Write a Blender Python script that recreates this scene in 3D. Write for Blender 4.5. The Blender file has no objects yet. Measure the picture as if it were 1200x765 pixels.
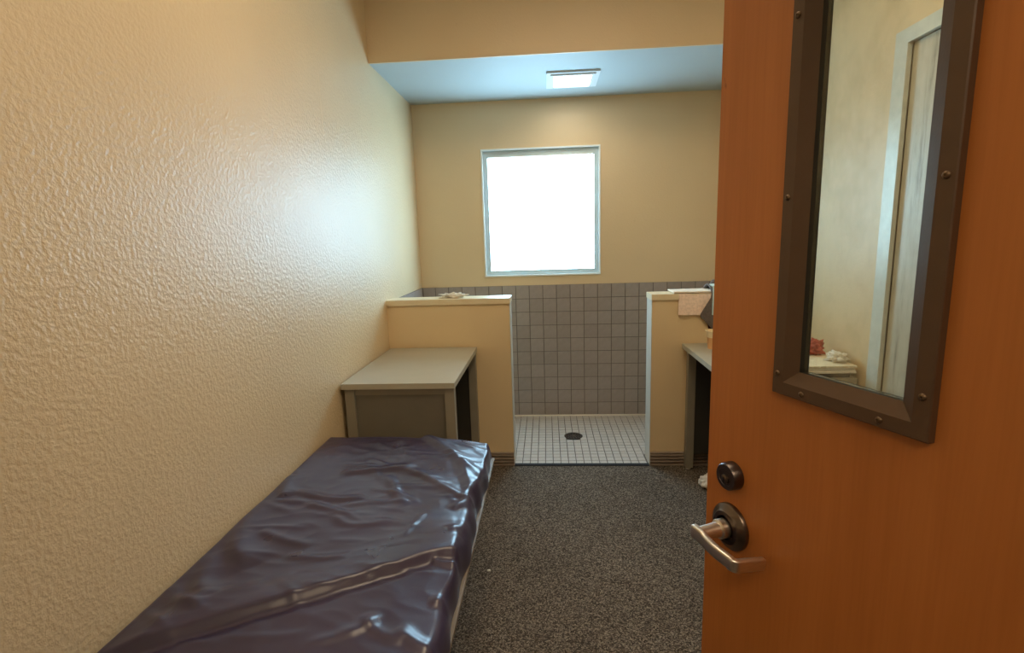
import bpy, bmesh, math, random
import numpy as np
from mathutils import Vector, Matrix, noise as mnoise

S = bpy.context.scene
COL = S.collection
random.seed(7)

# ------------------------------------------------------------------ camera, sky, light levels, exposure
cam_data = bpy.data.cameras.new('camera')
cam = bpy.data.objects.new('camera', cam_data)
COL.objects.link(cam)
cam_data.sensor_width = 36.0
cam_data.lens = 604.16 / 1200 * 36.0
cam_data.clip_start = 0.02
_yaw, _pit, _rol = [math.radians(a) for a in (-4.0015, 9.7425, -1.7890)]
_f = Vector((math.sin(_yaw) * math.cos(_pit), math.cos(_yaw) * math.cos(_pit), -math.sin(_pit)))
_r = Vector((math.cos(_yaw), -math.sin(_yaw), 0))
_u = _r.cross(_f)
_r2 = _r * math.cos(_rol) + _u * math.sin(_rol)
_u2 = _u * math.cos(_rol) - _r * math.sin(_rol)
M = Matrix((_r2, _u2, -_f)).transposed().to_4x4()
M.translation = Vector((0, 0, 1.482))
cam.matrix_world = M
S.camera = cam

world = bpy.data.worlds.new('world')
S.world = world
world.use_nodes = True
world.node_tree.nodes['Background'].inputs['Color'].default_value = (0.80, 0.90, 1.0, 1)
world.node_tree.nodes['Background'].inputs['Strength'].default_value = 1.0

WINDOW_GLOW = 14.0            # frosted pane lit by overcast daylight
SHOWER_LAMP = 17.0           # recessed lamp over the shower
ROOM_FILL = 5.6             # added unseen warm fill over the sleeping room (above the frame)
HALL_LAMP = 11.0             # ceiling lamp of the hallway behind the camera
S.view_settings.view_transform = 'Standard'
S.view_settings.look = 'None'
S.view_settings.gamma = 1.0
S.view_settings.use_curve_mapping = False
S.view_settings.exposure = 0.15
try:
    S.cycles.max_bounces = 10
    S.cycles.diffuse_bounces = 6
    S.cycles.glossy_bounces = 4
    S.cycles.transparent_max_bounces = 12
    S.cycles.sample_clamp_indirect = 6.0
except Exception:
    pass

# ------------------------------------------------------------------ materials
def srgb(r, g, b):
    def c(v):
        v /= 255.0
        return v / 12.92 if v <= 0.04045 else ((v + 0.055) / 1.055) ** 2.4
    return (c(r), c(g), c(b), 1.0)

class NT:
    def __init__(s, name):
        s.m = bpy.data.materials.new(name)
        s.m.use_nodes = True
        s.t = s.m.node_tree
        s.b = s.t.nodes['Principled BSDF']
        s.out = s.t.nodes['Material Output']
    def n(s, typ, **kw):
        nd = s.t.nodes.new(typ)
        for k, v in kw.items():
            if k in nd.inputs:
                nd.inputs[k].default_value = v
            else:
                setattr(nd, k, v)
        return nd
    def l(s, a, b):
        s.t.links.new(a, b)
    def coords(s, scale=(1, 1, 1)):
        tc = s.n('ShaderNodeTexCoord')
        mp = s.n('ShaderNodeMapping')
        mp.inputs['Scale'].default_value = scale
        s.l(tc.outputs['Object'], mp.inputs['Vector'])
        return mp.outputs['Vector']
    def noise(s, vec, scale, detail=2.0, rough=0.5, dist=0.0):
        nd = s.n('ShaderNodeTexNoise')
        nd.inputs['Scale'].default_value = scale
        nd.inputs['Detail'].default_value = detail
        nd.inputs['Roughness'].default_value = rough
        nd.inputs['Distortion'].default_value = dist
        s.l(vec, nd.inputs['Vector'])
        return nd.outputs['Fac']
    def ramp(s, fac, stops):
        nd = s.n('ShaderNodeValToRGB')
        cr = nd.color_ramp
        while len(cr.elements) < len(stops):
            cr.elements.new(0.5)
        for e, (p, c) in zip(cr.elements, stops):
            e.position = p
            e.color = c
        s.l(fac, nd.inputs['Fac'])
        return nd.outputs['Color']
    def bump(s, height, strength, dist):
        nd = s.n('ShaderNodeBump')
        nd.inputs['Strength'].default_value = strength
        nd.inputs['Distance'].default_value = dist
        s.l(height, nd.inputs['Height'])
        s.l(nd.outputs['Normal'], s.b.inputs['Normal'])
        return nd
    def set(s, **kw):
        for k, v in kw.items():
            s.b.inputs[k.replace('_', ' ')].default_value = v
        return s

def simple(name, col, rough=0.5, metal=0.0, var=0.08, scale=9.0, bump=0.0, bscale=60.0, spec=0.5):
    s = NT(name)
    v = s.coords()
    f = s.noise(v, scale, 4)
    lo = tuple(c * (1 - var) for c in col[:3]) + (1,)
    hi = tuple(min(1, c * (1 + var)) for c in col[:3]) + (1,)
    s.l(s.ramp(f, [(0.3, lo), (0.7, hi)]), s.b.inputs['Base Color'])
    s.set(Roughness=rough, Metallic=metal)
    s.b.inputs['Specular IOR Level'].default_value = spec
    if bump:
        s.bump(s.noise(v, bscale, 3), bump, 0.002)
    return s.m

def wall_paint(name, col, rough, bump, bscale=62.0, var=0.03):
    """semi-gloss paint on a rolled, orange-peel surface"""
    s = NT(name)
    v = s.coords()
    big = s.noise(v, 1.7, 4)
    lo = tuple(c * (1 - var) for c in col[:3]) + (1,)
    hi = tuple(c * (1 + var) for c in col[:3]) + (1,)
    base = s.ramp(big, [(0.3, lo), (0.7, hi)])
    sc = s.noise(v, 11.0, 5, 0.7)                     # faint scuffs
    mix = s.n('ShaderNodeMixRGB')
    mix.blend_type = 'MULTIPLY'
    mix.inputs['Fac'].default_value = 0.35
    s.l(base, mix.inputs['Color1'])
    s.l(s.ramp(sc, [(0.22, (0.72, 0.66, 0.6, 1)), (0.32, (1, 1, 1, 1))]), mix.inputs['Color2'])
    s.l(mix.outputs['Color'], s.b.inputs['Base Color'])
    s.set(Roughness=rough)
    h = s.noise(v, bscale, 2.5, 0.55, 0.0)
    hr = s.ramp(h, [(0.36, (0, 0, 0, 1)), (0.66, (1, 1, 1, 1))])
    s.bump(hr, bump, 0.003)
    return s.m

CREAM = srgb(221, 198, 160)
m_wall_left = wall_paint('semi_gloss_cream_paint_orange_peel', CREAM, 0.39, 0.36, 84.0)
m_wall_left.node_tree.nodes['Principled BSDF'].inputs['Specular IOR Level'].default_value = 0.6
m_wall = wall_paint('cream_paint', CREAM, 0.40, 0.12, 84.0)
m_partition = wall_paint('warm_cream_paint', srgb(224, 200, 158), 0.5, 0.06)
m_hall = wall_paint('brown_grey_hall_paint', srgb(116, 104, 92), 0.5, 0.08, 84.0)
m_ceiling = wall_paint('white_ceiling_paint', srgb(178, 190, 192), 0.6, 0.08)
m_cap = simple('cream_cap_paint', srgb(226, 210, 176), 0.35, var=0.03)
m_daylit_end = simple('daylit_end_tone', srgb(206, 200, 186), 0.4, var=0.03)  # half wall end face, cooler tone stands for daylight falling on it
m_grout = simple('wall_grout', srgb(84, 76, 68), 0.85, var=0.12, scale=40)
m_floor_grout = simple('floor_grout', srgb(104, 95, 87), 0.85, var=0.15, scale=30)
m_caulk = simple('caulk', srgb(214, 204, 186), 0.35, var=0.06)
m_rubber = simple('brown_rubber_base', srgb(142, 126, 112), 0.5, var=0.1, scale=20)
m_black = simple('black_rubber', srgb(26, 26, 28), 0.8, var=0.15)

def tile_mat(name, col, rough, amt):
    s = NT(name)
    oi = s.n('ShaderNodeObjectInfo')
    lo = tuple(c * (1 - amt) for c in col[:3]) + (1,)
    hi = tuple(c * (1 + amt) for c in col[:3]) + (1,)
    rnd = s.ramp(oi.outputs['Random'], [(0.0, lo), (1.0, hi)])
    v = s.coords()
    nz = s.noise(v, 35, 4)
    mix = s.n('ShaderNodeMixRGB')
    mix.blend_type = 'MULTIPLY'
    mix.inputs['Fac'].default_value = 0.25
    s.l(rnd, mix.inputs['Color1'])
    s.l(s.ramp(nz, [(0.25, (0.7, 0.68, 0.66, 1)), (0.65, (1, 1, 1, 1))]), mix.inputs['Color2'])
    s.l(mix.outputs['Color'], s.b.inputs['Base Color'])
    s.set(Roughness=rough)
    s.bump(s.noise(v, 28, 2), 0.12, 0.002)
    return s.m
m_tile = tile_mat('glazed_grey_wall_tile', srgb(160, 149, 144), 0.25, 0.06)
m_floor_tile = tile_mat('white_mosaic_floor_tile', srgb(190, 181, 172), 0.38, 0.05)

def carpet_mat():
    s = NT('dark_loop_carpet')
    v = s.coords()
    vo = s.n('ShaderNodeTexVoronoi')
    vo.inputs['Scale'].default_value = 235.0
    s.l(v, vo.inputs['Vector'])
    sep = s.n('ShaderNodeSeparateColor')
    s.l(vo.outputs['Color'], sep.inputs['Color'])
    base = s.ramp(sep.outputs['Red'], [(0.0, srgb(54, 47, 41)), (0.38, srgb(86, 76, 67)),
                                       (0.72, srgb(122, 110, 98)), (1.0, srgb(158, 145, 128))])
    big = s.noise(v, 2.6, 4)
    mix = s.n('ShaderNodeMixRGB')
    mix.blend_type = 'MULTIPLY'
    mix.inputs['Fac'].default_value = 0.6
    s.l(base, mix.inputs['Color1'])
    s.l(s.ramp(big, [(0.3, (0.75, 0.74, 0.72, 1)), (0.7, (1.1, 1.1, 1.1, 1))]), mix.inputs['Color2'])
    s.l(mix.outputs['Color'], s.b.inputs['Base Color'])
    s.set(Roughness=0.95)
    s.b.inputs['Specular IOR Level'].default_value = 0.1
    inv = s.n('ShaderNodeMath')
    inv.operation = 'SUBTRACT'
    inv.inputs[0].default_value = 1.0
    s.l(vo.outputs['Distance'], inv.inputs[1])
    s.bump(inv.outputs[0], 0.9, 0.004)
    return s.m
m_carpet = carpet_mat()

def vinyl_mat():
    s = NT('navy_vinyl_cover')
    v = s.coords()
    f = s.noise(v, 3.5, 4)
    s.l(s.ramp(f, [(0.3, srgb(50, 43, 66)), (0.7, srgb(61, 53, 79))]), s.b.inputs['Base Color'])
    rg = s.ramp(s.noise(v, 9.0, 3), [(0.3, (0.27, 0.27, 0.27, 1)), (0.7, (0.36, 0.36, 0.36, 1))])
    s.l(rg, s.b.inputs['Roughness'])
    s.b.inputs['Specular IOR Level'].default_value = 0.6
    s.bump(s.noise(v, 30.0, 3, 0.55, 0.0), 0.14, 0.003)
    return s.m
m_vinyl = vinyl_mat()

def wood_mat():
    s = NT('orange_birch_veneer')
    v = s.coords((9.0, 9.0, 0.55))
    g = s.noise(v, 3.0, 6, 0.6, 0.8)
    base = s.ramp(g, [(0.25, srgb(174, 106, 47)), (0.55, srgb(182, 112, 53)), (0.8, srgb(188, 118, 58))])
    v2 = s.coords((160, 160, 5))
    fine = s.noise(v2, 1.0, 3)
    mix = s.n('ShaderNodeMixRGB')
    mix.blend_type = 'MULTIPLY'
    mix.inputs['Fac'].default_value = 0.3
    s.l(base, mix.inputs['Color1'])
    s.l(s.ramp(fine, [(0.3, (0.78, 0.72, 0.66, 1)), (0.6, (1, 1, 1, 1))]), mix.inputs['Color2'])
    sp = s.noise(s.coords((22, 22, 16)), 1.0, 3)
    mix2 = s.n('ShaderNodeMixRGB')
    mix2.blend_type = 'MULTIPLY'
    mix2.inputs['Fac'].default_value = 0.6
    s.l(mix.outputs['Color'], mix2.inputs['Color1'])
    s.l(s.ramp(sp, [(0.235, (0.35, 0.25, 0.2, 1)), (0.27, (1, 1, 1, 1))]), mix2.inputs['Color2'])
    s.l(mix2.outputs['Color'], s.b.inputs['Base Color'])
    s.set(Roughness=0.42)
    s.bump(fine, 0.05, 0.001)
    return s.m
m_wood = wood_mat()
m_bronze = simple('brown_painted_metal', srgb(82, 60, 42), 0.48, 0.0, 0.06, 30, 0.06, 300)
m_gasket = simple('black_glazing_gasket', srgb(14, 13, 13), 0.6)

def brushed(name, col, rough):
    s = NT(name)
    v = s.coords((30, 30, 400))
    f = s.noise(v, 1.0, 3)
    s.l(s.ramp(f, [(0.3, tuple(c * 0.85 for c in col[:3]) + (1,)), (0.7, col)]), s.b.inputs['Base Color'])
    s.set(Metallic=1.0, Roughness=rough)
    return s.m
m_nickel = brushed('satin_nickel', srgb(236, 231, 222), 0.34)
m_nickel_dark = brushed('worn_dark_nickel', srgb(118, 106, 98), 0.3)
m_bolt = brushed('dark_bronze_metal', srgb(100, 92, 90), 0.34)
m_screw = simple('screw_head', srgb(104, 84, 64), 0.38, 0.6, var=0.1)
m_slot = simple('dark_recess', srgb(12, 11, 10), 0.8)
m_desk_top = simple('desk_top_laminate', srgb(174, 168, 150), 0.36, var=0.03)
m_desk_steel = simple('desk_grey_brown_steel', srgb(142, 134, 118), 0.4, var=0.04)
m_desk_panel = simple('desk_shaded_panel', srgb(116, 110, 98), 0.42, var=0.05)  # shading of the recessed panel put into a darker colour
m_desk_inner = simple('desk_kneehole_shade', srgb(62, 58, 52), 0.5, var=0.05)  # shade inside the kneehole painted as a darker panel colour
m_platform = simple('bunk_painted_metal', srgb(116, 102, 82), 0.4, var=0.06)
m_alu = simple('pale_aluminium_frame', srgb(182, 194, 194), 0.38, 0.0, var=0.03)
m_alu_lip = simple('white_window_lip', srgb(232, 238, 236), 0.35, var=0.02)
m_white_trim = simple('white_lamp_trim', srgb(214, 222, 224), 0.4, var=0.02)
m_towel = simple('pinkish_beige_terry', srgb(242, 220, 204), 0.95, var=0.12, scale=70, bump=0.6, bscale=260, spec=0.1)
m_towel_white = simple('white_terry', srgb(238, 226, 208), 0.95, var=0.05, scale=60, bump=0.6, bscale=260, spec=0.1)
m_garment = simple('charcoal_cloth', srgb(112, 104, 100), 0.9, var=0.15, scale=60, bump=0.3, bscale=240, spec=0.1)
m_garment_trim = simple('pale_blue_cloth', srgb(196, 222, 228), 0.85, var=0.06, spec=0.15)
m_maroon = simple('maroon_cloth', srgb(54, 16, 22), 0.85, var=0.1, spec=0.15)
m_paper = simple('crumpled_white_paper', srgb(232, 226, 214), 0.8, var=0.05, spec=0.2)
m_floor_cloth = simple('off_white_cloth', srgb(226, 214, 198), 0.9, var=0.08, scale=30, bump=0.3, bscale=120, spec=0.1)
m_foam_cup = simple('cream_foam', srgb(238, 218, 178), 0.6, var=0.03)
m_cup_band = simple('peach_sleeve', srgb(226, 172, 120), 0.6, var=0.06)
m_shadow_gap = simple('shadow_gap_dark', srgb(66, 58, 48), 0.6, var=0.2, scale=30)  # dark colour standing for the shadow below the newspapers
m_red_bag = simple('red_and_white_wrapper', srgb(176, 84, 66), 0.6, var=0.5, scale=26)
m_drain = simple('aged_bronze_drain', srgb(70, 58, 48), 0.45, 0.5, var=0.15, scale=60)
m_foot = simple('white_nylon_glide', srgb(222, 214, 200), 0.5)

def newspaper_mat():
    s = NT('printed_newsprint')
    v = s.coords((16, 22, 1))
    br = s.n('ShaderNodeTexBrick')
    br.inputs['Scale'].default_value = 1.0
    br.inputs['Color1'].default_value = srgb(236, 222, 194)
    br.inputs['Color2'].default_value = srgb(206, 188, 158)
    br.inputs['Mortar'].default_value = srgb(240, 230, 206)
    br.inputs['Mortar Size'].default_value = 0.06
    s.l(v, br.inputs['Vector'])
    red = s.noise(s.coords((9, 14, 1)), 1.0, 1)
    mix = s.n('ShaderNodeMixRGB')
    s.l(s.ramp(red, [(0.63, (0, 0, 0, 1)), (0.66, (1, 1, 1, 1))]), mix.inputs['Fac'])
    s.l(br.outputs['Color'], mix.inputs['Color1'])
    mix.inputs['Color2'].default_value = srgb(150, 66, 48)
    s.l(mix.outputs['Color'], s.b.inputs['Base Color'])
    s.set(Roughness=0.75)
    return s.m
m_news = newspaper_mat()

def grey_door_mat():
    s = NT('streaked_pale_grey_paint')
    f = s.noise(s.coords((14, 14, 1.3)), 1.6, 6, 0.7)
    s.l(s.ramp(f, [(0.28, srgb(120, 114, 102)), (0.45, srgb(186, 180, 164)), (0.75, srgb(206, 200, 184))]), s.b.inputs['Base Color'])
    s.set(Roughness=0.4)
    return s.m
m_grey_door = grey_door_mat()
m_frame_paint = simple('pale_blue_grey_frame_paint', srgb(206, 212, 206), 0.3, var=0.06, scale=30)

def glow(name, col, strength):
    s = NT(name)
    s.set(Base_Color=(0.8, 0.8, 0.8, 1), Roughness=0.3)
    s.b.inputs['Emission Color'].default_value = col
    s.b.inputs['Emission Strength'].default_value = strength
    return s.m
m_pane = glow('frosted_daylit_pane', (0.44, 0.76, 1.0, 1), WINDOW_GLOW)
m_lamp_shower = glow('warm_white_lens', (1.0, 0.87, 0.66, 1), SHOWER_LAMP)
m_fill_room = glow('warm_room_fill', (1.0, 0.77, 0.50, 1), ROOM_FILL)
m_lamp_hall = glow('warm_hall_lens', (1.0, 0.77, 0.50, 1), HALL_LAMP)

def glass_mat():
    """clear door glass with a film of dirt and smears"""
    s = NT('smeared_door_glass')
    t = s.t
    tr = s.n('ShaderNodeBsdfTransparent')
    tr.inputs['Color'].default_value = (0.93, 0.96, 0.92, 1)
    gl = s.n('ShaderNodeBsdfGlossy')
    gl.inputs['Roughness'].default_value = 0.02
    lw = s.n('ShaderNodeLayerWeight')          # Schlick reflectance, same from both faces of the pane
    lw.inputs['Blend'].default_value = 0.5
    pw = s.n('ShaderNodeMath'); pw.operation = 'POWER'; pw.inputs[1].default_value = 5.0
    s.l(lw.outputs['Facing'], pw.inputs[0])
    fr = s.n('ShaderNodeMath'); fr.operation = 'MULTIPLY_ADD'; fr.inputs[1].default_value = 0.96; fr.inputs[2].default_value = 0.04
    s.l(pw.outputs[0], fr.inputs[0])
    mx = s.n('ShaderNodeMixShader')
    s.l(fr.outputs[0], mx.inputs[0]); s.l(tr.outputs[0], mx.inputs[1]); s.l(gl.outputs[0], mx.inputs[2])
    df = s.n('ShaderNodeBsdfDiffuse')
    df.inputs['Color'].default_value = srgb(200, 192, 170)
    dirt = s.noise(s.coords((14, 14, 7)), 1.0, 5, 0.65)
    fac = s.ramp(dirt, [(0.45, (0.02, 0.02, 0.02, 1)), (0.8, (0.22, 0.22, 0.22, 1))])
    mx2 = s.n('ShaderNodeMixShader')
    s.l(fac, mx2.inputs[0]); s.l(mx.outputs[0], mx2.inputs[1]); s.l(df.outputs[0], mx2.inputs[2])
    s.l(mx2.outputs[0], s.out.inputs['Surface'])
    return s.m
m_glass = glass_mat()

# ------------------------------------------------------------------ mesh helpers
OFF = {}

class MB:
    """collects shapes, then links them as one mesh object"""
    def __init__(s):
        s.bm = bmesh.new()
    def poly(s, pts):
        return s.bm.faces.new([s.bm.verts.new(p) for p in pts])
    def box(s, x0, x1, y0, y1, z0, z1):
        v = [s.bm.verts.new((x, y, z)) for z in (z0, z1) for (x, y) in ((x0, y0), (x1, y0), (x1, y1), (x0, y1))]
        for f in ((3, 2, 1, 0), (4, 5, 6, 7), (0, 1, 5, 4), (1, 2, 6, 5), (2, 3, 7, 6), (3, 0, 4, 7)):
            s.bm.faces.new([v[i] for i in f])
        return s
    def bevel(s, w, seg=2, ang=30):
        es = [e for e in s.bm.edges if len(e.link_faces) == 2 and e.calc_face_angle(0) > math.radians(ang)]
        bmesh.ops.bevel(s.bm, geom=es, offset=w, segments=seg, affect='EDGES', profile=0.6)
        return s
    def rings(s, rings, cap=True, closed=False):
        vs = [[s.bm.verts.new(p) for p in r] for r in rings]
        n = len(vs[0])
        pairs = list(zip(vs, vs[1:])) + ([(vs[-1], vs[0])] if closed else [])
        for a, b in pairs:
            for i in range(n):
                j = (i + 1) % n
                s.bm.faces.new((a[i], a[j], b[j], b[i]))
        if cap and not closed:
            s.bm.faces.new(list(reversed(vs[0])))
            s.bm.faces.new(vs[-1])
        return s
    def lathe(s, prof, axis=(0, 0, 1), origin=(0, 0, 0), n=32):
        """prof: (radius, height) list along axis"""
        a = Vector(axis).normalized()
        t = a.orthogonal().normalized()
        b = a.cross(t)
        o = Vector(origin)
        rs = [[o + a * h + (t * math.cos(2 * math.pi * k / n) + b * math.sin(2 * math.pi * k / n)) * max(r, 1e-4)
               for k in range(n)] for r, h in prof]
        return s.rings(rs)
    def extrude_profile(s, prof, p0, p1, fn):
        """prof: list of 2D; fn(q, 2D) -> 3D"""
        return s.rings([[fn(q, c) for c in prof] for q in (p0, p1)])
    def build(s, name, mat, parent=None, smooth=False, local=False, base=None):
        bmesh.ops.recalc_face_normals(s.bm, faces=s.bm.faces)
        if smooth:
            for f in s.bm.faces:
                f.smooth = True
            for e in s.bm.edges:
                if len(e.link_faces) == 2 and e.calc_face_angle(0) > math.radians(40):
                    e.smooth = False
        off = Vector((0, 0, 0))
        if parent is not None and not local:
            off = OFF[parent.name]
        elif base is not None:
            off = Vector(base)
        if off.length:
            bmesh.ops.translate(s.bm, verts=s.bm.verts, vec=-off)
        me = bpy.data.meshes.new(name)
        s.bm.to_mesh(me)
        s.bm.free()
        me.materials.append(mat)
        o = bpy.data.objects.new(name, me)
        COL.objects.link(o)
        if parent is not None:
            o.parent = parent
            OFF[o.name] = OFF.get(parent.name, Vector((0, 0, 0))).copy()
        else:
            o.location = off
            OFF[o.name] = off.copy()
        return o

def tag(o, label, cat, group=None):
    o['label'] = label
    o['category'] = cat
    if group:
        o['group'] = group
    return o

def thing(name, label, cat, loc, rz=0.0, group=None):
    o = bpy.data.objects.new(name, None)
    o.empty_display_size = 0.05
    COL.objects.link(o)
    o.location = loc
    o.rotation_euler = (0, 0, rz)
    OFF[o.name] = Vector(loc)
    return tag(o, label, cat, group)

def structure(o):
    o['kind'] = 'structure'
    return o

# ------------------------------------------------------------------ the setting
XL, XR, YF, YB = -1.02, 1.41, 0.10, 4.16
YP, YPB = 3.20, 3.345                 # half walls in front of the shower
ZS, ZC = 2.517, 3.05                  # lower ceiling over the shower, main ceiling
XA, XB = -0.237, 0.645                # ends of the half walls
WX0, WX1, WZ0, WZ1 = -0.490, 0.4255, 1.180, 2.161

structure(MB().box(XL - .12, XR + .12, -1.72, YP + 0.004, -0.10, 0.0).build('floor', m_carpet))
shower_floor = structure(MB().box(XL - .12, XR + .12, YP + 0.0045, YB + .12, -0.10, -0.001).build('floor', m_floor_grout))
wl = structure(MB().box(XL - .12, XL, YF, YB + .12, 0.0, ZC).build('wall_left', m_wall_left))
# an old paint run and two small dents of filler on the left wall
m = MB()
for k in range(5):
    m.lathe([(.0002, 0), (.007 - .0009 * k, .0006), (.0002, .0012)], axis=(1, 0, 0), origin=(XL - .0002, 2.45 + .004 * k, 2.20 - .055 * k), n=10)
m.extrude_profile([(2.446, 0), (2.449, .0012), (2.455, .0012), (2.458, 0)], 1.98, 2.24, lambda q, c: (XL + c[1], c[0], q))
m.build('paint_run', m_wall_left, wl)
# right wall with an opening for the grey door
DY0, DY1, DZ = 1.33, 2.215, 2.170
m = MB()
m.box(XR, XR + .12, YF, DY0, 0.0, ZC)
m.box(XR, XR + .12, DY1, YB + .12, 0.0, ZC)
m.box(XR, XR + .12, DY0, DY1, DZ, ZC)
wr = structure(m.build('wall_right', m_wall))
m = MB()
m.box(XL, WX0, YB, YB + .12, 0, ZS)
m.box(WX1, XR, YB, YB + .12, 0, ZS)
m.box(WX0, WX1, YB, YB + .12, 0, WZ0)
m.box(WX0, WX1, YB, YB + .12, WZ1, ZS)
wb = structure(m.build('wall_back', m_wall))
# front wall with the doorway the camera stands in
JX0, JX1, JZ = -0.275, 0.668, 2.15
m = MB()
m.box(XL - .12, JX0, -0.02, YF, 0, ZC)
m.box(JX1, XR + .12, -0.02, YF, 0, ZC)
m.box(JX0, JX1, -0.02, YF, JZ, ZC)
structure(m.build('wall_front', m_wall))
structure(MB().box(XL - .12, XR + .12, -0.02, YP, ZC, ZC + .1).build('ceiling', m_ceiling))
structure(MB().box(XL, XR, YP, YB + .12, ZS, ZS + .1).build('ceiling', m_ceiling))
structure(MB().box(XL, XR, YP - 0.0, YP + .12, ZS + 0.1, ZC).box(XL, XR, YP - .012, YP - .0, ZS, ZC).build('wall_soffit', m_wall))
# hallway behind the camera
structure(MB().box(XL - .12, XR + .12, -1.82, -1.72, 0, 2.6).build('wall_hall', m_hall))
structure(MB().box(XL - .22, XL - .12, -1.72, -0.02, 0, 2.6).build('wall_hall_left', m_hall))
structure(MB().box(XR + .12, XR + .22, -1.72, -0.02, 0, 2.6).build('wall_hall_right', m_hall))
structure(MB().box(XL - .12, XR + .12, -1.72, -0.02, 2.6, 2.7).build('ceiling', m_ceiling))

def half_wall(x0, x1, end_x):
    w = structure(MB().box(x0, x1, YP, YPB, 0, 1.079).build('wall_partition', m_partition))
    cx0, cx1 = (x0, x1 + .006) if end_x == x1 else (x0 - .006, x1)
    MB().box(cx0, cx1, YP - .012, YPB + .012, 1.079, 1.114).bevel(.004, 2).build('cap', m_cap, w)
    # open end face; daylight on it is put in as a cooler colour
    e0, e1 = (end_x, end_x + .003) if end_x == x1 else (end_x - .003, end_x)
    MB().box(e0, e1, YP - .003, YPB + .003, 0.0, 1.079).build('end_strip', m_daylit_end, w)
    return w
pl = half_wall(XL, XA, XA)
pr = half_wall(XB, XR, XB)

# ribbed rubber base along the half walls
def ribbed(name, x0, x1):
    prof = [(0, 0)]
    z = 0.0
    for k in range(4):
        prof += [(-.014, z + .001), (-.016, z + .006), (-.014, z + .0115), (-.003, z + .0125), (-.003, z + .0215)]
        z += 0.0218
    prof += [(-.012, z), (-.006, .0925), (0, .0925)]
    return structure(MB().extrude_profile(prof, x0, x1, lambda q, c: (q, YP + c[0], c[1])).build(name, m_rubber))
ribbed('baseboard_back_left', XL, XA)
ribbed('baseboard_back_right', XB + 0.002, XR)
structure(MB().extrude_profile([(0, 0), (.010, 0), (.010, .085), (.004, .0925), (0, .0925)], YF, DY0 - .06, lambda q, c: (XR - c[0], q, c[1])).build('baseboard_right', m_rubber))
structure(MB().extrude_profile([(0, 0), (.010, 0), (.010, .085), (.004, .0925), (0, .0925)], DY1 + .085, YP - .013, lambda q, c: (XR - c[0], q, c[1])).build('baseboard_right', m_rubber))
structure(MB().extrude_profile([(0, 0), (.010, 0), (.010, .085), (.004, .0925), (0, .0925)], YF, YP - .013, lambda q, c: (XL + c[0], q, c[1])).build('baseboard_left', m_rubber))

# dark threshold where carpet meets the shower floor
structure(MB().extrude_profile([(-.016, 0), (-.012, .006), (.004, .009), (.010, .009), (.010, 0)], XA + .004, XB - .004,
          lambda q, c: (q, YP + c[0], c[1])).build('trim_1', m_black))
structure(MB().extrude_profile([(0, 0), (-.017, 0), (-.012, .005), (-.0095, .011), (0, .011)], XL + .009, XR - .009,
          lambda q, c: (q, YB + c[0], c[1])).build('trim_2', m_caulk))

# ------------------------------------------------------------------ wall tiles (each one a piece)
def tile_mesh(name, sx, sz, th, ch, mat):
    bm = bmesh.new()
    a, b = sx / 2, sz / 2
    def ring(w, h, y):
        return [bm.verts.new((x, y, z)) for x, z in ((-w, -h), (w, -h), (w, h), (-w, h))]
    r0, r1, r2 = ring(a, b, 0), ring(a, b, -th + ch), ring(a - ch, b - ch, -th)
    for p, q in ((r0, r1), (r1, r2)):
        for i in range(4):
            bm.faces.new((p[i], p[(i + 1) % 4], q[(i + 1) % 4], q[i]))
    bm.faces.new(r2)
    bmesh.ops.recalc_face_normals(bm, faces=bm.faces)
    me = bpy.data.meshes.new(name)
    bm.to_mesh(me)
    bm.free()
    me.materials.append(mat)
    return me

P = 0.1095
TILE_TOP = 1.1016
def lay(parent, width_edges, row_edges, place, rot, th=.0085):
    cache = {}
    for i in range(len(width_edges) - 1):
        for j in range(len(row_edges) - 1):
            w = width_edges[i + 1] - width_edges[i] - .0038
            h = row_edges[j + 1] - row_edges[j] - .0038
            if w < .006 or h < .004:
                continue
            key = (round(w, 3), round(h, 3))
            if key not in cache:
                cache[key] = tile_mesh('tile', w, h, th, .0016, m_tile)
            o = bpy.data.objects.new('tile', cache[key])
            COL.objects.link(o)
            o.parent = parent
            c = (width_edges[i] + width_edges[i + 1]) / 2
            z = (row_edges[j] + row_edges[j + 1]) / 2
            o.location = Vector(place(c, z))
            o.rotation_euler = (random.uniform(-.006, .006), 0, rot + random.uniform(-.006, .006))

rows = sorted([TILE_TOP - k * P for k in range(11) if TILE_TOP - k * P > 0.004])
rows[0] = 0.006
cols = [XL + .009]
x = -0.252 - 7 * P
while x < XR - .01:
    if x > XL + .012:
        cols.append(x)
    x += P
cols.append(XR - .009)
MB().box(XL, XR, YB - .0055, YB, 0.0, TILE_TOP - .001).build('grout_bed', m_grout, wb)
lay(wb, cols, rows, lambda c, z: (c, YB - .0005, z), 0.0)
ys = [YPB + .014]
y = YB - .011
tmp = []
while y > YPB + .03:
    tmp.append(y)
    y -= P
ys += sorted(tmp)
MB().box(XL, XL + .0055, YPB + .013, YB - .0056, 0, TILE_TOP - .001).build('grout_bed', m_grout, wl)
lay(wl, ys, rows, lambda c, z: (XL + .0005, c, z), math.pi / 2)
MB().box(XR - .0055, XR, YPB + .013, YB - .0056, 0, TILE_TOP - .001).build('grout_bed', m_grout, wr)
lay(wr, ys, rows, lambda c, z: (XR - .0005, c, z), -math.pi / 2)

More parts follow.
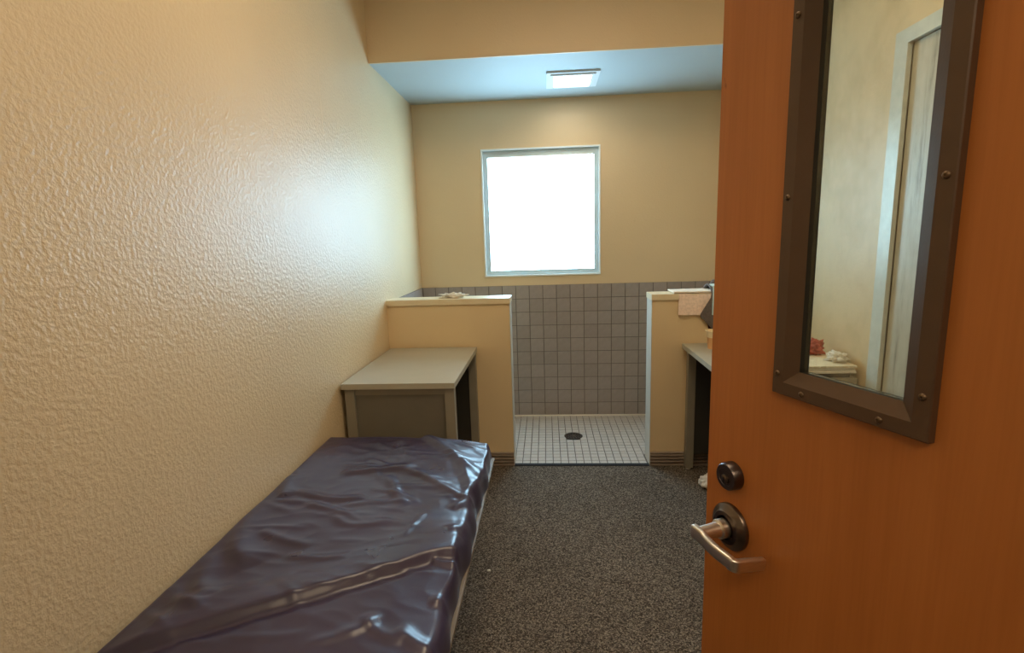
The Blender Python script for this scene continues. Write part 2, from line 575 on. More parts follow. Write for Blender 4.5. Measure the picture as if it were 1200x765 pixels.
# ------------------------------------------------------------------ shower floor mosaic
Q = 0.0511
DC = Vector((0.178, 3.694))
DR = 0.068
cells = []
cropped = []
nx0 = math.ceil((XL + .010 - .0205) / Q)
x = .0205 + nx0 * Q
xs_ = []
while x + Q < XR - .009:
    xs_.append(x); x += Q
y = 3.213
ys_ = []
while y + Q < YB - .008:
    ys_.append(y); y += Q
for X in xs_:
    for Yv in ys_:
        c = Vector((X + Q / 2, Yv + Q / 2))
        if Yv < YPB + .014 and (X < XA + .004 or X + Q > XB - .004):
            a, b = max(X, XA + .003), min(X + Q, XB - .003)
            if b - a > .012:
                cropped.append((a, b, c.y))
            continue
        if (c - DC).length < DR - .012:
            continue
        cells.append(c)
vis = [c for c in cells if -.24 < c.x < .70]
vis.sort(key=lambda c: c.y)
single = vis[:290]
rest = [c for c in cells if c not in single]
me_ft = tile_mesh('tile', Q - .0052, Q - .0052, .0045, .0010, m_floor_tile)
for c in single:
    o = bpy.data.objects.new('tile', me_ft)
    COL.objects.link(o)
    o.parent = shower_floor
    o.location = (c.x, c.y, -.001)
    o.rotation_euler = (-math.pi / 2 + random.uniform(-.012, .012), 0, random.uniform(-.02, .02))
me_cr = {}
for a, b, cy in cropped:
    w = round(b - a - .004, 4)
    if w not in me_cr:
        me_cr[w] = tile_mesh('tile', w, Q - .004, .0045, .0010, m_floor_tile)
    o = bpy.data.objects.new('tile', me_cr[w])
    COL.objects.link(o)
    o.parent = shower_floor
    o.location = ((a + b) / 2, cy, -.001)
    o.rotation_euler = (-math.pi / 2, 0, 0)
m = MB()
for c in rest:
    h = (Q - .004) / 2
    m.box(c.x - h, c.x + h, c.y - h, c.y + h, -.001, .0034)
o = m.build('mosaic', m_floor_tile, shower_floor)
o['kind'] = 'stuff'
dr = thing('floor_drain', 'round dark bronze drain set in the white mosaic shower floor', 'drain', (DC.x, DC.y, 0.002))
MB().lathe([(.0, .0), (DR, .0), (DR, .0035), (DR - .006, .006), (DR - .012, .0045), (.0, .0045)], origin=(DC.x, DC.y, .002), n=36).build('strainer', m_drain, dr, smooth=True)
m = MB()
for rr, nn in ((.047, 14), (.031, 9)):
    for k in range(nn):
        a = 2 * math.pi * k / nn
        m.lathe([(.0052, 0), (.0052, .0006)], origin=(DC.x + rr * math.cos(a), DC.y + rr * math.sin(a), .0066), n=8)
m.build('holes', m_slot, dr)
MB().lathe([(.008, 0), (.007, .0018), (.002, .002)], origin=(DC.x, DC.y, .0065), n=14).build('screw', m_nickel_dark, dr)

# ------------------------------------------------------------------ window
win = structure(bpy.data.objects.new('window_1', None))
COL.objects.link(win)
win.location = ((WX0 + WX1) / 2, YB, WZ0)
OFF[win.name] = Vector(win.location)
win['label'] = 'square frosted window glowing white above the grey tiled shower wall'
def ring_frame(m, x0, x1, z0, z1, w, y0, y1, ws=None):
    wt, wbm, wlft, wrt = ws or (w, w, w, w)
    m.box(x0, x0 + wlft, y0, y1, z0, z1)
    m.box(x1 - wrt, x1, y0, y1, z0, z1)
    m.box(x0 + wlft, x1 - wrt, y0, y1, z1 - wt, z1)
    m.box(x0 + wlft, x1 - wrt, y0, y1, z0, z0 + wbm)
    return m
ring_frame(MB(), WX0 - .004, WX1 + .004, WZ0 - .004, WZ1 + .004, .011, YB - .008, YB + .055).build('lip', m_alu_lip, win)
ring_frame(MB(), WX0 + .0075, WX1 - .0075, WZ0 + .0075, WZ1 - .0075, .04, YB + .022, YB + .055, (.052, .036, .036, .034)).build('frame', m_alu, win)
MB().box(WX0 + .05, WX1 - .05, YB + .012, YB + .0215, WZ1 - .060, WZ1 - .050).build('head_track', m_alu_lip, win)
MB().box(WX0 + .040, WX1 - .040, YB + .036, YB + .044, WZ0 + .040, WZ1 - .055).build('pane', m_pane, win)

# ------------------------------------------------------------------ lamps
LX, LY = .195, 3.687
lamp = thing('recessed_ceiling_light', 'square white recessed light shining in the low shower ceiling', 'light', (LX, LY, ZS))
def sq(m, o, i, z0, z1):
    m.box(LX - o, LX + o, LY - o, LY - i, z0, z1); m.box(LX - o, LX + o, LY + i, LY + o, z0, z1)
    m.box(LX - o, LX - i, LY - i, LY + i, z0, z1); m.box(LX + i, LX + o, LY - i, LY + i, z0, z1)
    return m
sq(MB(), .172, .145, ZS - .012, ZS).build('trim_ring', m_white_trim, lamp)
sq(MB(), .145, .122, ZS - .020, ZS).build('inner_ring', m_white_trim, lamp)
MB().box(LX - .122, LX + .122, LY - .122, LY + .122, ZS - .010, ZS - .001).build('lens', m_lamp_shower, lamp)

def ceiling_panel(x, y, z, w, d, mat, label):
    t = thing('ceiling_light_panel', label, 'light', (x, y, z))
    MB().box(x - w, x + w, y - d, y + d, z - .03, z - .0005).box(x - w, x - w + .02, y - d, y + d, z - .05, z - .03).box(x + w - .02, x + w, y - d, y + d, z - .05, z - .03)\
        .box(x - w + .02, x + w - .02, y - d, y - d + .02, z - .05, z - .03).box(x - w + .02, x + w - .02, y + d - .02, y + d, z - .05, z - .03).build('housing', m_white_trim, t)
    MB().box(x - w + .021, x + w - .021, y - d + .021, y + d - .021, z - .045, z - .031).build('diffuser', mat, t)
    return t
ceiling_panel(.20, 1.45, ZC, .60, .60, m_fill_room, 'added unseen warm fill panel above the bed room')  # no lamp in view here, panel added to light the room warmly
ceiling_panel(.2, -.85, 2.6, .60, .30, m_lamp_hall, 'wide warm ceiling light panel in the hallway')

# ------------------------------------------------------------------ grey door in the right wall
d2 = structure(bpy.data.objects.new('door_2', None))
COL.objects.link(d2)
d2.location = (XR, (DY0 + DY1) / 2, 0)
OFF[d2.name] = Vector(d2.location)
d2['label'] = 'streaked pale grey door in the right wall seen through the door glass'
m = MB()
m.box(XR - .018, XR + .12, DY1, DY1 + .075, 0, DZ + .055)
m.box(XR - .018, XR + .12, DY0 - .055, DY0, 0, DZ + .055)
m.box(XR - .018, XR + .12, DY0, DY1, DZ, DZ + .055)
m.bevel(.003, 1)
bm_fr = m.build('door_frame', m_frame_paint, d2)
MB().box(XR + .004, XR + .048, DY0 + .003, DY1 - .003, .008, DZ - .003).build('leaf', m_grey_door, d2)
MB().lathe([(.03, 0), (.03, .006), (.012, .009), (.012, .035), (.026, .04), (.028, .055), (.02, .066)], axis=(-1, 0, 0), origin=(XR + .004, DY0 + .07, .95), n=20).build('knob', m_nickel, d2, smooth=True)

# ------------------------------------------------------------------ open wooden door (local x runs towards the hinge, local y into the leaf)
RX, RY = .331, .897
d1 = structure(bpy.data.objects.new('door_1', None))
COL.objects.link(d1)
d1.location = (RX, RY, 0)
d1.rotation_euler = (0, 0, math.atan2(-.926, .378))
d1['label'] = 'open orange wood door with narrow glass pane and lever handle at right'
OFF[d1.name] = Vector((0, 0, 0))
TH = .045
LZ0, LZ1 = 1.2298, 2.03             # vision frame, outer
LU0, LU1 = .0857, .3165
FW = .039
hx0, hx1, hz0, hz1 = LU0 + .012, LU1 - .012, LZ0 + .012, LZ1 - .012
m = MB()
m.box(-.069, hx0, 0, TH, .012, 2.14)
m.box(hx1, .845, 0, TH, .012, 2.14)
m.box(hx0, hx1, 0, TH, .012, hz0)
m.box(hx0, hx1, 0, TH, hz1, 2.14)
m.build('leaf', m_wood, d1, local=True)
# mitred rails of the vision frame: flat face, then a slope down to the glass
vf = MB()
ring_frame(vf, hx0 + .0005, hx1 - .0005, hz0 + .0005, hz1 - .0005, .0250, .002, .0195)
vframe = vf.build('vision_frame', m_gasket, d1, local=True)
prof = [(0, 0), (0, -.0105), (.0015, -.012), (.020, -.012), (FW, -.0008), (FW, .0)]
def rail(a, b, inward):
    """a, b outer corners (x, z); the profile runs inward, mitred"""
    A, B = Vector(a), Vector(b)
    t = (B - A).normalized()
    n = Vector(inward)
    ra, rb = [], []
    for w, yv in prof:
        pa = A + n * w + t * w
        pb = B + n * w - t * w
        ra.append((pa.x, yv, pa.y)); rb.append((pb.x, yv, pb.y))
    MB().rings([ra, rb]).build('rail', m_bronze, vframe, local=True)
g = .0003
rail((LU0, LZ0), (LU0, LZ1), (1, 0))
rail((LU1, LZ0), (LU1, LZ1), (-1, 0))
rail((LU0, LZ0), (LU1, LZ0), (0, 1))
rail((LU0, LZ1), (LU1, LZ1), (0, -1))
def dome_screw(x, z, k):
    MB().lathe([(.0046, 0), (.0044, .0012), (.003, .0026), (.0016, .0028), (.0012, .0016)], axis=(0, -1, 0), origin=(x, -.0118, z), n=14).build('screw', m_screw, vframe, smooth=True, local=True)
for k, (x, z) in enumerate(((.0957, 1.262), (.0957, 1.528), (.0957, 1.775), (.0957, 2.0), (.306, 1.284), (.306, 1.535), (.306, 1.775), (.306, 2.0),
                            (.141, 1.2398), (.258, 1.2398), (.141, 2.02), (.258, 2.02))):
    dome_screw(x, z, k)
MB().box(hx0 + .0256, hx1 - .0256, .010, .016, hz0 + .0256, hz1 - .0256).build('glass', m_glass, d1, local=True)

# lever set
ZLV = .947
rose = MB().lathe([(.0430, 0), (.0430, .006), (.041, .0085), (.034, .0105), (.030, .0155), (.0225, .0165), (.0225, .0005)], axis=(0, -1, 0), origin=(0, 0, ZLV), n=48).build('rose', m_nickel_dark, d1, smooth=True, local=True)
m = MB()
m.lathe([(.0175, .016), (.0175, .030), (.016, .0312), (.0138, .032), (.0130, .050), (.0125, .070)], axis=(0, -1, 0), origin=(0, 0, ZLV), n=28)
m.build('spindle', m_nickel, rose, smooth=True, local=True)
path = []        # centre line of the lever: out of the spindle, along the door, back to the door
def lever_pts():
    pts = []
    for k in range(5):
        pts.append((-.012 + .006 * k, -.0735, ZLV + .0005, 1.0))
    for k in range(1, 9):
        t = k / 8
        pts.append((.012 + .068 * t, -.0735 - .004 * math.sin(t * math.pi) , ZLV - .004 * t * t, 1.0))
    for k in range(1, 7):
        a = k / 6 * math.pi / 2 * .96
        pts.append((.080 + .009 * math.sin(a), -.0735 + .009 * (1 - math.cos(a)), ZLV - .005 - .003 * k / 6, 1.0))
    for k in range(1, 6):
        t = k / 5
        pts.append((.0892 + .002 * t, -.0645 + .049 * t, ZLV - .008 - .006 * t, 1.0 - .06 * t))
    return pts
LP = lever_pts()
rings_ = []
for i, (x, yv, z, sc) in enumerate(LP):
    a = Vector(LP[max(0, i - 1)][:3]); b = Vector(LP[min(len(LP) - 1, i + 1)][:3])
    t = (b - a).normalized()
    up = Vector((0, 0, 1))
    side = t.cross(up).normalized()
    up = side.cross(t)
    hw, hh = .0060 * sc, .0112 * sc * (1.15 if i < 5 else 1.0)
    ring = []
    for k in range(16):
        an = 2 * math.pi * (k + .5) / 16
        c, s_ = math.cos(an), math.sin(an)
        e = .38
        ring.append(Vector((x, yv, z)) + side * (hw * math.copysign(abs(c) ** e, c)) + up * (hh * math.copysign(abs(s_) ** e, s_)))
    rings_.append(ring)
def shrink(r, f, d):
    c = sum((Vector(p) for p in r), Vector()) / len(r)
    return [c + (Vector(p) - c) * f + d for p in r]
t0 = (Vector(LP[0][:3]) - Vector(LP[1][:3])).normalized()
t1 = (Vector(LP[-1][:3]) - Vector(LP[-2][:3])).normalized()
rings_ = [shrink(rings_[0], .55, t0 * .0042), shrink(rings_[0], .85, t0 * .003)] + rings_ + [shrink(rings_[-1], .85, t1 * .002), shrink(rings_[-1], .5, t1 * .003)]
MB().rings(rings_).build('lever', m_nickel, rose, smooth=True, local=True)
# deadbolt
bolt = MB().lathe([(.0255, 0), (.0255, .004), (.0245, .017), (.0225, .0195), (.0165, .0195), (.0158, .0182), (.001, .0182)], axis=(0, -1, 0), origin=(0, 0, 1.047), n=40).build('deadbolt', m_bolt, d1, smooth=True, local=True)
MB().lathe([(.0085, .0182), (.0085, .0215), (.0075, .0222), (.0005, .0222)], axis=(0, -1, 0), origin=(0, 0, 1.043), n=24).build('cylinder_plug', m_nickel_dark, bolt, smooth=True, local=True)
MB().box(-.0009, .0009, -.0226, -.0215, 1.038, 1.048).build('keyhole', m_slot, bolt, local=True)
for zc in (.25, 1.07, 1.9):
    m = MB()
    m.lathe([(.0075, -.05), (.0075, .05)], origin=(.851, -.004, zc), n=14)
    m.build('hinge', m_nickel_dark, d1, local=True)
# metal frame of the doorway around the camera
m = MB()
m.box(JX0, JX0 + .004, -.03, YF + .01, 0, JZ); m.box(JX0 - .05, JX0, -.03, -.02, 0, JZ + .05)
m.box(JX1 - .004, JX1, -.03, YF - .03, 0, JZ); m.box(JX1, JX1 + .05, -.03, -.02, 0, JZ + .05)
m.box(JX0 - .0, JX1, -.03, -.02, JZ, JZ + .05)
structure(m.build('trim_3', m_bronze))

# ------------------------------------------------------------------ desks
def desk(x0, x1, open_side, label):
    """open_side: +1 kneehole faces +x, -1 faces -x"""
    y0, y1 = 2.36, 3.183
    t = thing('desk', label, 'desk', ((x0 + x1) / 2, (y0 + y1) / 2, 0), group='small steel desks beside the shower')
    MB().box(x0, x1, y0, y1, .779, .807).bevel(.004, 2).build('desktop', m_desk_top, t)
    ox = x1 if open_side > 0 else x0
    wx = x0 if open_side > 0 else x1
    s_ = open_side
    ins = .006 if s_ > 0 else .026
    for yy in (y0 + .010, y1 - .058):
        for xa, k in ((ox - s_ * ins, -s_), (wx + s_ * .012, s_)):
            a, b = sorted((xa, xa + k * .046))
            lg = MB().box(a, b, yy, yy + .046, .016, .7785).bevel(.003, 1).build('leg', m_desk_steel, t)
            cx, cy = (a + b) / 2, yy + .023
            MB().lathe([(.015, 0), (.015, .008), (.008, .010), (.008, .0165)], origin=(cx, cy, 0), n=14).build('foot', m_foot, lg)
        a, b = sorted((ox - s_ * (ins + .0465), wx + s_ * .0585))
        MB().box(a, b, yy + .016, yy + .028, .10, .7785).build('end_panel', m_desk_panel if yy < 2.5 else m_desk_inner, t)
        MB().box(a, b, yy + .010, yy + .036, .745, .778).build('rail', m_desk_steel, t)
    a, b = sorted((wx + s_ * .014, wx + s_ * .026))
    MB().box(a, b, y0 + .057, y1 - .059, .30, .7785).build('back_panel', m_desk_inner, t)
    a, b = sorted((wx + s_ * .03, ox - s_ * .12))
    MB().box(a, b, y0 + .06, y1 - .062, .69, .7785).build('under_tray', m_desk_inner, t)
    return t
desk(XL + .012, -.450, 1, 'grey beige desk against the left wall, behind the head of the bed')
desk(.828, XR - .012, -1, 'grey steel desk at right, partly hidden behind the wooden door')

# ------------------------------------------------------------------ bed
BX0, BX1, BY0, BY1 = XL + .006, -.250, .26, 2.150
bunk = thing('bunk_bed_base', 'low painted steel bunk carrying the navy mattress along the left wall', 'bed base', ((BX0 + BX1) / 2, (BY0 + BY1) / 2, 0))
MB().box(BX0 + .012, BX1 - .018, BY0, BY1, .503, .5195).bevel(.003, 2).build('platform', m_platform, bunk)
MB().box(BX1 - .018, BX1 + .003, BY0, BY1, .5105, .5205).bevel(.0025, 2).build('edge_rail', m_platform, bunk)
for yy in (.42, 1.20, 1.90):
    for xx in (BX0 + .03, -.47):
        MB().box(xx, xx + .045, yy, yy + .045, 0, .503).bevel(.003, 1).build('leg', m_desk_steel, bunk)
for xx in (BX0 + .036, -.464):
    MB().box(xx, xx + .033, BY0 + .03, BY1 - .1, .47, .5025).build('side_bar', m_desk_steel, bunk)

def mattress():
    X0, X1, Y0, Y1 = XL + .004, -.2490, .265, 2.192
    def spaced(a, b, n, fine):
        # denser near the two borders
        e = np.array([0, .0015, .004, .008, .013, .019, .026, .034, .042]) 
        mid = np.linspace(a + .05, b - .05, n)
        return np.concatenate([a + e, mid, b - e[::-1]])
    gx, gy = spaced(X0, X1, 150, 1), spaced(Y0, Y1, 360, 1)
    GX, GY = np.meshgrid(gx, gy, indexing='ij')
    H = np.zeros_like(GX)
    def seg_dist(path):
        best = np.full(GX.shape, 9.0); sgn = np.ones_like(GX); along = np.zeros_like(GX)
        n = len(path) - 1
        for k in range(n):
            ax, ay = path[k]; bx, by = path[k + 1]
            dx, dy = bx - ax, by - ay
            L2 = dx * dx + dy * dy
            t = np.clip(((GX - ax) * dx + (GY - ay) * dy) / L2, 0, 1)
            px, py = ax + t * dx, ay + t * dy
            d = np.hypot(GX - px, GY - py)
            cr = dx * (GY - ay) - dy * (GX - ax)
            mk = d < best
            best = np.where(mk, d, best); sgn = np.where(mk, np.sign(cr), sgn)
            along = np.where(mk, (k + t) / n, along)
        return best, sgn, along
    def smooth_path(p, it=3):
        for _ in range(it):
            q = [p[0]]
            for a, b in zip(p, p[1:]):
                q += [(a[0] * .75 + b[0] * .25, a[1] * .75 + b[1] * .25), (a[0] * .25 + b[0] * .75, a[1] * .25 + b[1] * .75)]
            p = q + [p[-1]]
        return p
    def ridge(path, amp, wl, wr, fade=.32, trough=0.0):
        """wl: half width left of the path direction, wr: right of it"""
        nonlocal H
        wr = wl if wr is None else wr
        d, s, a = seg_dist(smooth_path(path))
        w = np.where(s > 0, wl, wr)
        env = np.clip(a / fade, 0, 1) * np.clip((1 - a) / fade, 0, 1) if fade else 1.0
        env = env * env * (3 - 2 * env) if fade else 1.0
        H += 1.3 * amp * env * np.exp(-(d / w) ** 2)
        if trough:
            H -= trough * env * np.where(s < 0, np.exp(-((d - wr * 2.0) / (wr * 1.3)) ** 2), 0)
    # one long fold crossing the cover
    ridge([(-1.03, .900), (-.80, 1.025), (-.60, 1.125), (-.42, 1.235), (-.33, 1.30), (-.25, 1.325)], .0155, .10, .013, .05, .006)
    ridge([(-.98, .99), (-.86, 1.085), (-.74, 1.15)], .003, .03, .03)
    # curved puckers along the wall
    ridge([(-1.016, 1.60), (-.997, 1.448), (-.936, 1.329), (-.831, 1.228)], .011, .045, .024, .25)
    ridge([(-1.0, 1.80), (-.975, 1.70), (-.935, 1.62)], .012, .032, .018, .2)
    ridge([(-.99, 1.30), (-.935, 1.164), (-.86, 1.10)], .008, .03, .022, .25)
    ridge([(-1.0, 1.16), (-.954, 1.094), (-.841, 1.071)], .007, .02, .02, .25)
    # flat cross wrinkles
    ridge([(-.95, 1.68), (-.80, 1.615), (-.704, 1.592), (-.63, 1.62)], .006, .022, .012)
    ridge([(-.90, 1.41), (-.80, 1.36), (-.70, 1.33)], .005, .02, .012)
    ridge([(-.76, 1.285), (-.66, 1.27), (-.56, 1.27)], .004, .018, .012)
    ridge([(-.70, 1.50), (-.64, 1.43), (-.496, 1.455)], .004, .02, .012)
    ridge([(-.80, 1.80), (-.68, 1.825), (-.569, 1.85), (-.47, 1.79), (-.396, 1.712), (-.262, 1.61)], .008, .03, .014, .15)
    ridge([(-.62, 1.80), (-.56, 1.70), (-.539, 1.642), (-.48, 1.56)], .007, .02, .02, .25)
    ridge([(-.56, 2.20), (-.46, 2.09), (-.375, 1.98), (-.30, 1.80), (-.262, 1.62)], .011, .035, .022, .1)
    ridge([(-.655, 2.15), (-.60, 2.0), (-.55, 1.84)], .007, .04, .03, .2)
    ridge([(-.44, 1.37), (-.425, 1.45), (-.405, 1.52)], .003, .01, .008)
    ridge([(-.36, 1.95), (-.30, 1.88), (-.24, 1.80)], .007, .022, .018)
    ridge([(-.33, 1.55), (-.27, 1.62), (-.24, 1.66)], .008, .018, .014)
    ridge([(-.33, 1.275), (-.29, 1.268), (-.235, 1.262)], .009, .016, .012)
    ridge([(-.30, 1.12), (-.26, 1.125), (-.235, 1.15)], .008, .016, .012)
    ridge([(-.32, 1.42), (-.27, 1.45), (-.235, 1.50)], .007, .02, .014)
    ridge([(-.55, .96), (-.44, 1.005), (-.404, 1.07)], .005, .02, .012)
    ridge([(-.45, 1.06), (-.407, 1.011), (-.33, .985)], .005, .016, .012)
    ridge([(-.36, 1.03), (-.30, .98), (-.24, .97)], .007, .02, .016)
    ridge([(-.9, .75), (-.6, .72), (-.3, .80)], .008, .04, .02)
    ridge([(-.8, .5), (-.5, .55), (-.3, .48)], .007, .04, .02)
    # many short crinkles in the stretched vinyl
    rg = random.Random(11)
    for k in range(46):
        cx, cy = rg.uniform(-.96, -.30), rg.uniform(.75, 2.1)
        an = rg.gauss(-.25, .3)
        L = rg.uniform(.07, .14)
        bend = rg.uniform(-.02, .02)
        dx, dy = math.cos(an) * L, math.sin(an) * L
        ridge([(cx - dx, cy - dy), (cx - dy * .2, cy + bend), (cx + dx, cy + dy)], rg.uniform(.0012, .0042), rg.uniform(.008, .016), None, .45)
    for _ in range(2):                          # relax hard creases where ridge ends meet
        Hp = np.pad(H, 1, mode='edge')
        H = (Hp[:-2, 1:-1] + Hp[2:, 1:-1] + Hp[1:-1, :-2] + Hp[1:-1, 2:] + 2 * Hp[1:-1, 1:-1]) / 6
    # soft ripples plus crinkles
    nz = np.zeros_like(GX)
    for i in range(GX.shape[0]):
        for j in range(GX.shape[1]):
            p = Vector((GX[i, j] * 3.2, GY[i, j] * 4.4, 0.3))
            q = Vector((GX[i, j] * 9 + GY[i, j] * 4, GY[i, j] * 15 - GX[i, j] * 3, 2.1))
            nz[i, j] = .0045 * mnoise.noise(p) + .0018 * (1 - 2 * abs(mnoise.noise(q)))
    H += nz
    # loose cover: rounded rim whose radius wanders
    th = .086
    def rim(t, r):
        u = np.clip(t / r, 0, 1)
        return np.sqrt(np.clip(1 - (1 - u) ** 2, 0, 1))
    wob = .030 + .010 * np.sin(GY * 9.0) + .008 * np.sin(GY * 23 + 1)
    e = rim(GX - X0, .018) * rim(X1 - GX, wob * (1 - .5 * np.clip((GY - 1.7) / .4, 0, 1))) * rim(GY - Y0, .03) * rim(Y1 - GY, .013)
    # the free long side sags a little, the far right corner droops
    sag = -.010 * np.exp(-((X1 - GX) / .09) ** 2) * (1 - .6 * np.exp(-((GY - 1.27) / .12) ** 2))
    sag += -.005 * np.exp(-(((X1 - GX) / .22) ** 2 + ((Y1 - GY) / .22) ** 2))
    H *= np.clip((GX - X0) / .10, 0.25, 1)
    crown = .006 * np.cos((GX - (X0 + X1) / 2) / (X1 - X0) * math.pi)
    Z = .5235 + np.maximum((th + H + sag + crown) * e, 0.0)
    # far edge runs slightly askew; long side wanders
    GYs = GY - .045 * np.clip((GX - X0) / (X1 - X0), 0, 1) * np.clip((GY - 1.6) / .58, 0, 1)
    GXs = GX + (.005 * np.sin(GY * 14) + .003 * np.sin(GY * 37)) * np.clip((GX - X1 + .15) / .15, 0, 1) - .004 * np.clip((GX - X1 + .15) / .15, 0, 1)
    bm = bmesh.new()
    V = [[bm.verts.new((GXs[i, j], GYs[i, j], Z[i, j])) for j in range(GX.shape[1])] for i in range(GX.shape[0])]
    n0, n1 = GX.shape
    for i in range(n0 - 1):
        for j in range(n1 - 1):
            bm.faces.new((V[i][j], V[i + 1][j], V[i + 1][j + 1], V[i][j + 1]))
    border = [V[i][0] for i in range(n0)] + [V[n0 - 1][j] for j in range(1, n1)] + [V[i][n1 - 1] for i in range(n0 - 2, -1, -1)] + [V[0][j] for j in range(n1 - 2, 0, -1)]
    low = [bm.verts.new((v.co.x, v.co.y, .5215)) for v in border]
    for k in range(len(border)):
        k2 = (k + 1) % len(border)
        bm.faces.new((border[k2], border[k], low[k], low[k2]))
    bm.faces.new(low)
    b = MB()
    b.bm.free()
    b.bm = bm
    o = b.build('mattress', m_vinyl, smooth=False, base=((X0 + X1) / 2, (Y0 + Y1) / 2, .5215))
    for p in o.data.polygons:
        p.use_smooth = True
    return tag(o, 'wrinkled dark navy vinyl mattress lying on the low bunk', 'mattress')
mattress()

# ------------------------------------------------------------------ soft and small things
def crumple(name, mat, c, size, seed, label, cat, amp=.35, sub=4, freq=2.2, flat=0.0):
    bm = bmesh.new()
    bmesh.ops.create_icosphere(bm, subdivisions=sub, radius=1.0)
    for v in bm.verts:
        p = v.co.copy()
        q = p * freq + Vector((seed, seed * 1.7, -seed))
        k = 1 + amp * (abs(mnoise.noise(q)) * 2 - .6) + amp * .5 * (abs(mnoise.noise(q * 2.3)) * 2 - .5)
        p *= k
        v.co = Vector((p.x * size[0], p.y * size[1], p.z * size[2]))
    zmin = min(v.co.z for v in bm.verts)
    zf = zmin * .55
    for v in bm.verts:
        v.co.z = max(v.co.z, zf) - zf
        v.co += Vector(c)
    b = MB(); b.bm.free(); b.bm = bm
    o = b.build(name, mat, base=c)
    for p in o.data.polygons:
        p.use_smooth = True
    return tag(o, label, cat)
crumple('crumpled_wrapper', m_paper, (-.597, 3.268, 1.1145), (.078, .035, .018), 3.3, 'small crumpled white wrapper lying on top of the left half wall', 'wrapper', .5)
crumple('floor_cloth', m_floor_cloth, (.955, 2.905, .0005), (.085, .060, .050), 8.1, 'crumpled off-white cloth on the carpet beside the door edge', 'cloth', .28, 4, 1.2)
crumple('paper_scrap', m_paper, (-.286, 2.099, .0006), (.010, .006, .004), 5.0, 'tiny white paper scrap on the carpet beside the bed', 'scrap', .3, 2)

def sheet(m, path, x0, x1, th, nx=18, wob=.004, seed=0, taper=None):
    """cloth strip: path is (y, z) polyline, extruded along x, with thickness and a little wave"""
    P_ = [Vector(p) for p in path]
    nrm = []
    for i in range(len(P_)):
        a, b = P_[max(0, i - 1)], P_[min(len(P_) - 1, i + 1)]
        t = (b - a).normalized()
        nrm.append(Vector((t.y, -t.x)))
    top, bot = [], []
    for k in range(nx + 1):
        u = k / nx
        r1, r2 = [], []
        for i, p in enumerate(P_):
            xa, xb = (x0, x1) if taper is None else taper(i / (len(P_) - 1), x0, x1)
            x = xa + (xb - xa) * u
            wv = wob * mnoise.noise(Vector((x * 14 + seed, p.y * 9, p.x * 9)))
            q = p + nrm[i] * abs(wv)
            q2 = q + nrm[i] * th
            r1.append(m.bm.verts.new((x, q.x, q.y)))
            r2.append(m.bm.verts.new((x, q2.x, q2.y)))
        top.append(r2); bot.append(r1)
    n = len(P_)
    for k in range(nx):
        for i in range(n - 1):
            m.bm.faces.new((top[k][i], top[k + 1][i], top[k + 1][i + 1], top[k][i + 1]))
            m.bm.faces.new((bot[k][i + 1], bot[k + 1][i + 1], bot[k + 1][i], bot[k][i]))
        for i in (0, n - 1):
            m.bm.faces.new((top[k][i], bot[k][i], bot[k + 1][i], top[k + 1][i]))
    for k in (0, nx):
        for i in range(n - 1):
            m.bm.faces.new((top[k][i], top[k][i + 1], bot[k][i + 1], bot[k][i]))
    return m
CF, CB, CT = YP - .0135, YPB + .0135, 1.1155     # cap front, back, top
def over_cap(zf, zb, nf=9):
    pts = [(CF - .002, zf + (CT - .012 - zf) * k / nf) for k in range(nf + 1)]
    pts = [(y, z) for y, z in pts]
    pts += [(CF + .001, CT - .002), (CF + .008, CT + .001)]
    pts += [(CF + .012 + (CB - CF - .022) * k / 6, CT + .001) for k in range(7)]
    pts += [(CB - .001, CT - .002)] + [(CB + .002, CT - .012 - (CT - .012 - zb) * k / 6) for k in range(7)]
    return pts
tw = thing('towel', 'pinkish beige towel with white top draped over the right half wall', 'towel', (.88, (CF + CB) / 2, CT))
sheet(MB(), list(reversed(over_cap(.985, .90)))[::-1], .802, 1.02, .006, 20, .006, 2).build('terry_fold', m_towel, tw, smooth=True)
# white fold lying on the top of the cap
sheet(MB(), [(CF + .004 + (CB - CF - .01) * k / 8, CT + .0135) for k in range(9)][::1], .772, 1.03, .008, 20, .005, 5).build('white_fold', m_towel_white, tw, smooth=True)
sheet(MB(), [(CF - .011, .985 + .020 * k / 2) for k in range(3)], .802, 1.02, .003, 14, .002, 2).build('hem', m_towel, tw, smooth=True)

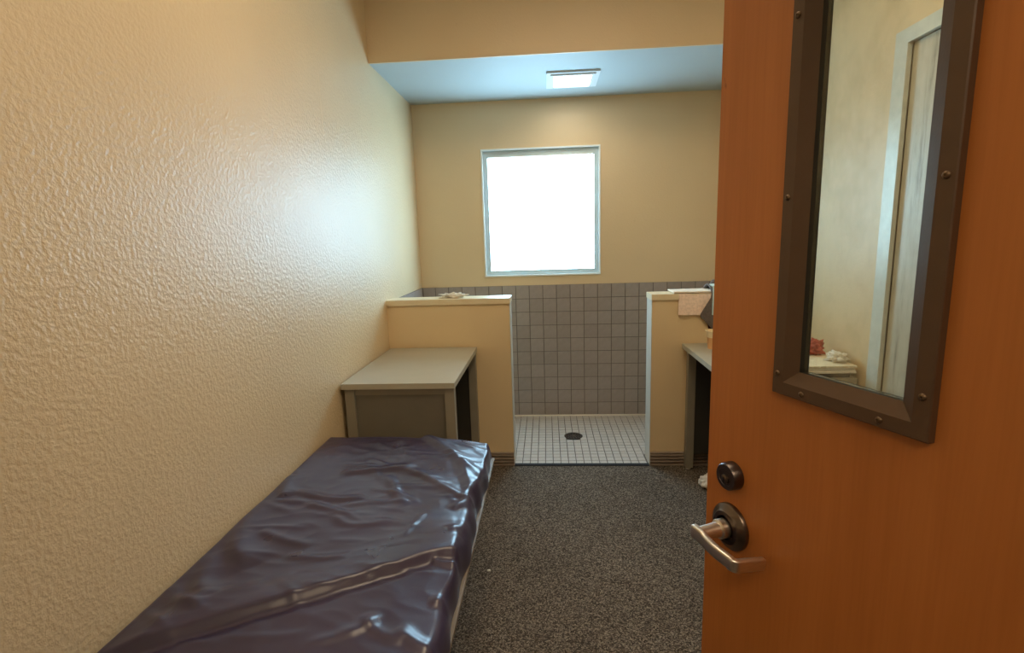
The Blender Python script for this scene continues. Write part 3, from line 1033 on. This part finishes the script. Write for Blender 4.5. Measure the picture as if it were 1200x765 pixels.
gm = thing('draped_garment', 'charcoal garment with pale blue edge hung over the half wall by the door', 'clothing', (1.09, (CF + CB) / 2, CT))
def kite(s, x0, x1):                       # left outline comes to a point on the hanging front
    zz = s
    if zz < .42:
        t = zz / .42
        if t < .42:
            lx = 1.000 - (.075) * (t / .42)
        else:
            lx = .925 + .068 * ((t - .42) / .58)
        return lx, x1
    return .995, x1
sheet(MB(), [(CF - .013 - .006 * math.sin(k / 12 * math.pi), .900 + (CT + .012 - .900) * k / 12) for k in range(13)] +
      [(CF + .010 + (CB - CF - .01) * k / 6, CT + .024 + .03 * math.sin(k / 6 * math.pi)) for k in range(7)] +
      [(CB + .012, CT + .01 - .1 * k / 4) for k in range(5)], .93, 1.26, .010, 20, .010, 9, kite).build('body', m_garment, gm, smooth=True)
sheet(MB(), [(CF - .030, .985 + (CT + .045 - .985) * k / 8) for k in range(9)] + [(CF - .018, CT + .05), (CF + .004, CT + .058)], .995, 1.022, .006, 6, .004, 4,
      lambda s, a, b: (.995 - .012 * max(0, s - .75) * 4, 1.020)).build('edging', m_garment_trim, gm, smooth=True)
sheet(MB(), [(CF - .004, .862 + .10 * k / 6) for k in range(7)], .95, 1.03, .008, 8, .004, 7,
      lambda s, a, b: (.992 - .02 * s, 1.04)).build('lining', m_maroon, gm, smooth=True)
MB().lathe([(.0, 0), (.02, .004), (.026, .012), (.026, .022), (.02, .034), (.0, .038)], origin=(1.035, YP + .05, CT + .040), n=14).build('bunched_top', m_garment, gm, smooth=True)

cup = thing('foam_cup', 'small cream cup with peach lower half standing on the right desk', 'cup', (.966, 3.03, .8075))
ox, oy, oz = .966, 3.03, .8075
MB().lathe([(.0, .0), (.030, .0), (.0345, .062), (.037, .066)], origin=(ox, oy, oz), n=32).build('sleeve', m_cup_band, cup, smooth=True)
MB().lathe([(.0345, .0665), (.0415, .100), (.0455, .103), (.0455, .108), (.041, .1085), (.0405, .102), (.034, .07), (.0, .069)], origin=(ox, oy, oz), n=32).build('cup_wall', m_foam_cup, cup, smooth=True)

# papers on the near end of the right desk
bd = MB().box(1.02, 1.372, 2.375, 2.66, .8078, .832).bevel(.003, 1).build('shadow_gap_block', m_shadow_gap, base=(1.196, 2.52, .8078))  # added dark block in place of the shadow gap above the desktop
tag(bd, 'dark block standing for the shadow gap under the newspapers on the right desk', 'shadow block')
npap = thing('newspaper_stack', 'folded newspapers with red print on the right desk behind the door glass', 'newspaper', (1.196, 2.52, .8323))
for k in range(4):
    z0 = .8325 + k * .0085
    dx, dy = random.uniform(-.008, .008), random.uniform(-.006, .006)
    MB().box(1.0 + dx, 1.385 + dx, 2.355 + dy, 2.67 + dy, z0, z0 + .008).bevel(.0025, 2).build('newspaper_section', m_news if k == 3 else m_paper, npap, smooth=True)
crumple('red_wrapper', m_red_bag, (1.315, 2.60, .8668), (.05, .05, .04), 1.2, 'crumpled red and white snack bag on the newspapers', 'wrapper', .5)
crumple('crumpled_tissue', m_paper, (1.350, 2.45, .8668), (.042, .05, .026), 4.4, 'crumpled pale tissue on the newspapers beside the right wall', 'tissue', .5)
